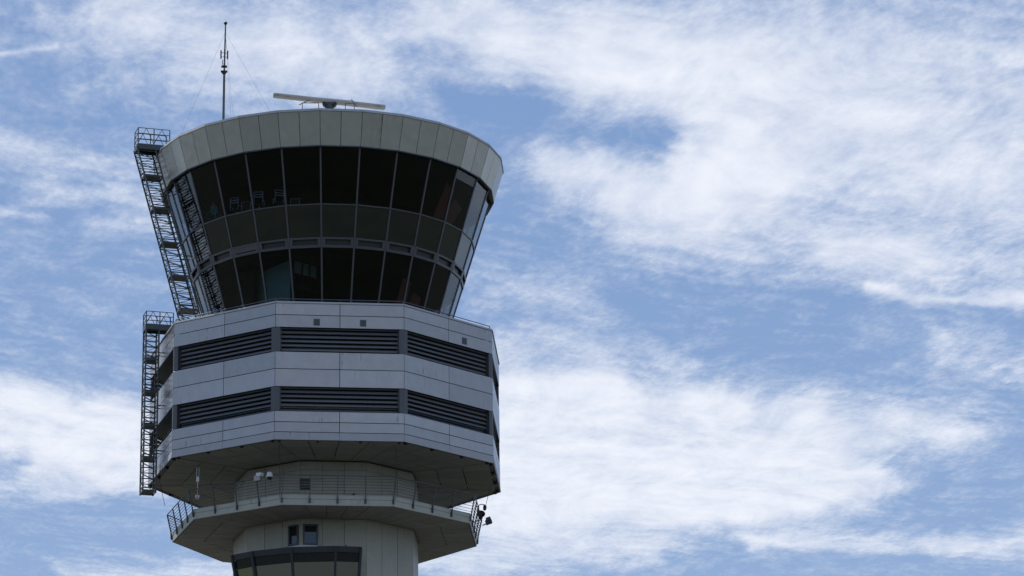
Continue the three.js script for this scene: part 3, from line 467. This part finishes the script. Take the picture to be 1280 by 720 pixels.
// ------------------------------------------------------------------ roof gear
{
  const b = V(-5.45, 54.15, 0), top = 8.23, m = thing('antenna_mast', 'slim guyed antenna mast rising from the roof of the cab', 'mast', b);
  mesh('lower_tube', rod(V(0, 0, 0), V(0.01, 5.55, 0), 0.072, 10, 0.062), M.rail, m); mesh('upper_tube', rod(V(0.01, 5.55, 0), V(0.04, top, 0), 0.046, 8, 0.036), M.rail, m); mesh('base_plate', box(0.4, 0.04, 0.4, 0, 0.02, 0), M.steel, m);
  mesh('top_light', join([new THREE.CylinderGeometry(0.1, 0.07, 0.07, 12).translate(0.04, top, 0), new THREE.SphereGeometry(0.09, 12, 6, 0, 6.3, 0, 1.57).translate(0.04, top + 0.03, 0)]), M.black, m);
  for (const [x, z] of [[-0.17, 0.03], [0.17, -0.02], [0.02, 0.17]]) { const d = mesh('panel_antenna', box(0.07, 0.46, 0.06, x, 6.5, z), M.black, m); mesh('arm', join([rod(V(0.02, 6.38, 0), V(x, 6.38, z), 0.014, 5), rod(V(0.02, 6.6, 0), V(x, 6.6, z), 0.014, 5)]), M.rail, d); }
  mesh('bracket_ring', join([new THREE.TorusGeometry(0.12, 0.03, 6, 16).rotateX(Math.PI / 2).translate(0, 5.85, 0), box(0.3, 0.1, 0.08, 0, 5.84, 0)]), M.black, m);
  mesh('lower_platform', join([new THREE.CylinderGeometry(0.16, 0.1, 0.12, 12).translate(0, 5.5, 0), box(0.34, 0.05, 0.2, 0, 5.57, 0)]), M.black, m); mesh('stub', rod(V(-0.08, 5.8, 0.06), V(-0.08, 6.2, 0.06), 0.02, 6), M.black, m);
  for (const [x, y, z] of [[-2.8, 0.1, 0.6], [0.8, 0.1, 3.2], [4.3, 0.1, -0.6], [0.6, 0.1, -5]]) mesh('guy_wire', rod(V(0.035, 7.75, 0), V(x, y, z), 0.0045, 4), M.wire, m);

  const c = V(0.02, 54.15, 6), r = thing('radar_antenna', 'long pale bar-shaped surface radar antenna turning on a pedestal on the roof', 'radar', c), yb = 1.74, d = V(2.78, 0, -0.8).normalize();
  const bar5 = mesh('scanner_bar', (() => { const s = new THREE.Shape(); s.moveTo(0.1, 0.1); s.lineTo(-0.06, 0.105); s.quadraticCurveTo(-0.15, 0.08, -0.15, 0); s.quadraticCurveTo(-0.15, -0.08, -0.06, -0.105); s.lineTo(0.1, -0.1); s.closePath();
    const g = new THREE.ExtrudeGeometry(s, { depth: 5.7, bevelEnabled: true, bevelSize: 0.012, bevelThickness: 0.012, bevelSegments: 2, curveSegments: 6 }).translate(0, 0, -2.85); g.applyMatrix4(new THREE.Matrix4().makeBasis(V(d.z, 0, -d.x), V(0, 1, 0), d)); return g.translate(0, yb, 0); })(), M.offwhite, r);
  for (const f of [-2.86, 2.86]) mesh('end_cap', box(0.02, 0.19, 0.22).rotateY(Math.atan2(-d.z, d.x)).translate(d.x * f, yb, d.z * f), M.post, bar5);
  mesh('truss', join([rod(V(0, yb + 0.13, 0).addScaledVector(d, -0.45), V(0, yb + 0.15, 0).addScaledVector(d, 1.2), 0.018, 5), rod(V(0, yb + 0.15, 0).addScaledVector(d, 1.2), V(0, yb - 0.05, 0.2).addScaledVector(d, 1.4), 0.018, 5)]), M.rail, bar5);
  mesh('gearbox', join([new THREE.CylinderGeometry(0.2, 0.24, 0.24, 16).translate(0, yb - 0.3, 0), box(0.62, 0.16, 0.26, 0, yb - 0.2, 0)]), M.steel, r); mesh('pedestal', new THREE.CylinderGeometry(0.16, 0.26, 1.36, 14).translate(0, 0.68, 0), M.steel, r); for (const x of [-0.27, 0.27]) mesh('bearing', new THREE.CylinderGeometry(0.09, 0.09, 0.2, 12).rotateX(Math.PI / 2).translate(x, yb - 0.2, 0.12), M.black, r);
  const g = thing('roof_guardrail', 'low thin guardrail round the radar on the roof', 'railing', V(0, 54.15, 6.6));
  for (const x of [-1.33, -0.52, 0.8, 1.24]) mesh('post', rod(V(x, 0, 0), V(x, 1.42, 0), 0.022, 6), M.rail, g);
  mesh('top_rail', rod(V(-1.33, 1.42, 0), V(-0.52, 1.42, 0), 0.022, 6), M.rail, g); mesh('top_rail', rod(V(0.8, 1.42, 0), V(1.24, 1.42, 0), 0.022, 6), M.rail, g);
  mesh('stay', rod(V(-1.48, 1.28, 0.1), V(-0.95, 1.62, -0.1), 0.022, 5), M.rail, g); mesh('stay', rod(V(1.36, 1.2, 0.1), V(1.1, 1.66, -0.1), 0.022, 5), M.rail, g);
}

// ------------------------------------------------------------------ gear on the gallery
{
  const s = side(8, 7.9);      // left of the front side
  const a = thing('dipole_antenna', 'pale twin-dipole antenna on a thin pole at the gallery railing', 'antenna', s.at(-2.3, 35.9, 0.02));
  mesh('pole', rod(V(0, 0, 0), V(0, 1.1, 0), 0.016, 6), M.white, a); mesh('housing', box(0.14, 0.24, 0.12, 0, 1.0, 0), M.white, a); for (const x of [-0.05, 0.06]) mesh('dipole', rod(V(x, 1.1, 0), V(x, 1.6, 0), 0.014, 6), M.white, a); for (const x of [-0.07, 0.07]) mesh('clamp', box(0.05, 0.14, 0.08, x, 0.12, 0), M.white, a); mesh('crossbar', box(0.22, 0.03, 0.03, 0, 0.2, 0), M.white, a);
  const j = thing('junction_box', 'pale grey junction box mounted on the gallery railing by the dome camera', 'box', s.at(1.42, 36.36, 0.08)); j.rotation.y = s.a;
  mesh('case', box(0.34, 0.26, 0.2, -0.02, 0.06, 0), M.offwhite, j); mesh('lid', box(0.26, 0.16, 0.24, 0.08, 0.22, 0), M.white, j); mesh('bracket', box(0.06, 0.2, 0.06, -0.1, -0.12, 0), M.rail, j);
  const c = thing('security_camera', 'white hooded dome camera with a dark lens above the front gallery railing', 'camera', s.at(2.12, 36.32, 0.12)); c.rotation.y = s.a;
  mesh('hood', new THREE.LatheGeometry([[0, 0.3], [0.09, 0.29], [0.13, 0.24], [0.14, 0.13], [0.2, 0.07], [0.2, 0.03], [0, 0.03]].map((p) => new THREE.Vector2(...p)), 18), M.white, c); mesh('dome', new THREE.SphereGeometry(0.12, 16, 10, 0, 6.3, 1.57, 1.57).translate(0, 0.03, 0), M.lens, c); mesh('arm', rod(V(-0.1, 0.12, 0), V(-0.5, 0.06, 0), 0.025, 6), M.rail, c); mesh('pole', rod(V(0.02, 0.1, -0.05), V(0.1, -0.4, -0.05), 0.02, 6), M.rail, c);
  const bx = thing('cable_box', 'tiny dark box on the shaft wall behind the gallery railing', 'box', side(0, 4.68).at(0.98, 36.2, 0.06)); mesh('case', box(0.09, 0.16, 0.1), M.black, bx); mesh('conduit', rod(V(0, -0.08, 0), V(0, -0.35, 0), 0.012, 6), M.black, bx);

  const k = thing('security_camera', 'small dark camera hanging from a gooseneck arm off the gallery railing', 'camera', V(7.5, 36.42, 1)); 
  mesh('arm', new THREE.TubeGeometry(new THREE.CatmullRomCurve3([V(0, -0.1, 0), V(0.02, 0.06, 0), V(0.2, 0.1, 0), V(0.29, 0.06, 0)]), 12, 0.022, 6), M.black, k); mesh('housing', new THREE.CylinderGeometry(0.075, 0.095, 0.16, 12).translate(0.3, -0.03, 0), M.black, k); mesh('dome', new THREE.SphereGeometry(0.085, 12, 8).translate(0.29, -0.14, 0), M.lens, k);
  const f = thing('floodlight', 'dark boxy floodlight tilted outwards beside the gallery railing corner', 'floodlight', V(7.72, 35.55, 1)); 
  mesh('body', box(0.3, 0.22, 0.3).rotateZ(0.35).translate(0.26, 0.08, 0), M.black, f); mesh('heat_sink', box(0.22, 0.12, 0.26).rotateZ(0.35).translate(0.24, 0.24, 0), M.frame, f); mesh('bracket', rod(V(-0.05, -0.1, 0), V(0.2, 0, 0), 0.03, 6), M.black, f);
  const h = thing('loudspeaker', 'dark horn loudspeaker fixed to the end of the gallery railing', 'loudspeaker', V(7.6, 35.95, 1)); h.scale.setScalar(1.05);
  mesh('horn', new THREE.LatheGeometry([[0.05, -0.2], [0.07, -0.05], [0.12, 0.06], [0.2, 0.14], [0.19, 0.14], [0.1, 0.05], [0.0, 0.03]].map((p) => new THREE.Vector2(...p)), 16).rotateX(1.2), M.black, h); mesh('driver', new THREE.CylinderGeometry(0.1, 0.1, 0.16, 12).rotateX(1.2).translate(0, -0.02, -0.2), M.black, h); mesh('bracket', rod(V(-0.12, -0.2, 0), V(0, -0.05, 0), 0.025, 6), M.black, h);
  const w = thing('weather_sensor', 'small dark weather sensor on a short mast at the end of the gallery railing', 'sensor', V(7.45, 36.3, 0.4));
  mesh('mast', rod(V(0, -0.5, 0), V(0, 0.22, 0), 0.018, 6), M.rail, w); mesh('shield', new THREE.LatheGeometry([[0, -0.06], [0.07, -0.05], [0.04, -0.03], [0.07, -0.02], [0.04, 0], [0.07, 0.01], [0.04, 0.03], [0.05, 0.05], [0, 0.06]].map((p) => new THREE.Vector2(...p)), 12).translate(0.08, 0, 0), M.steel, w); mesh('vane', box(0.2, 0.06, 0.01, 0, 0.24, 0), M.black, w);
}

scene.traverse((o) => { if (o.isMesh) { o.castShadow = !o.userData.nocast; o.receiveShadow = true; delete o.userData.nocast; } });
renderer.render(scene, camera);
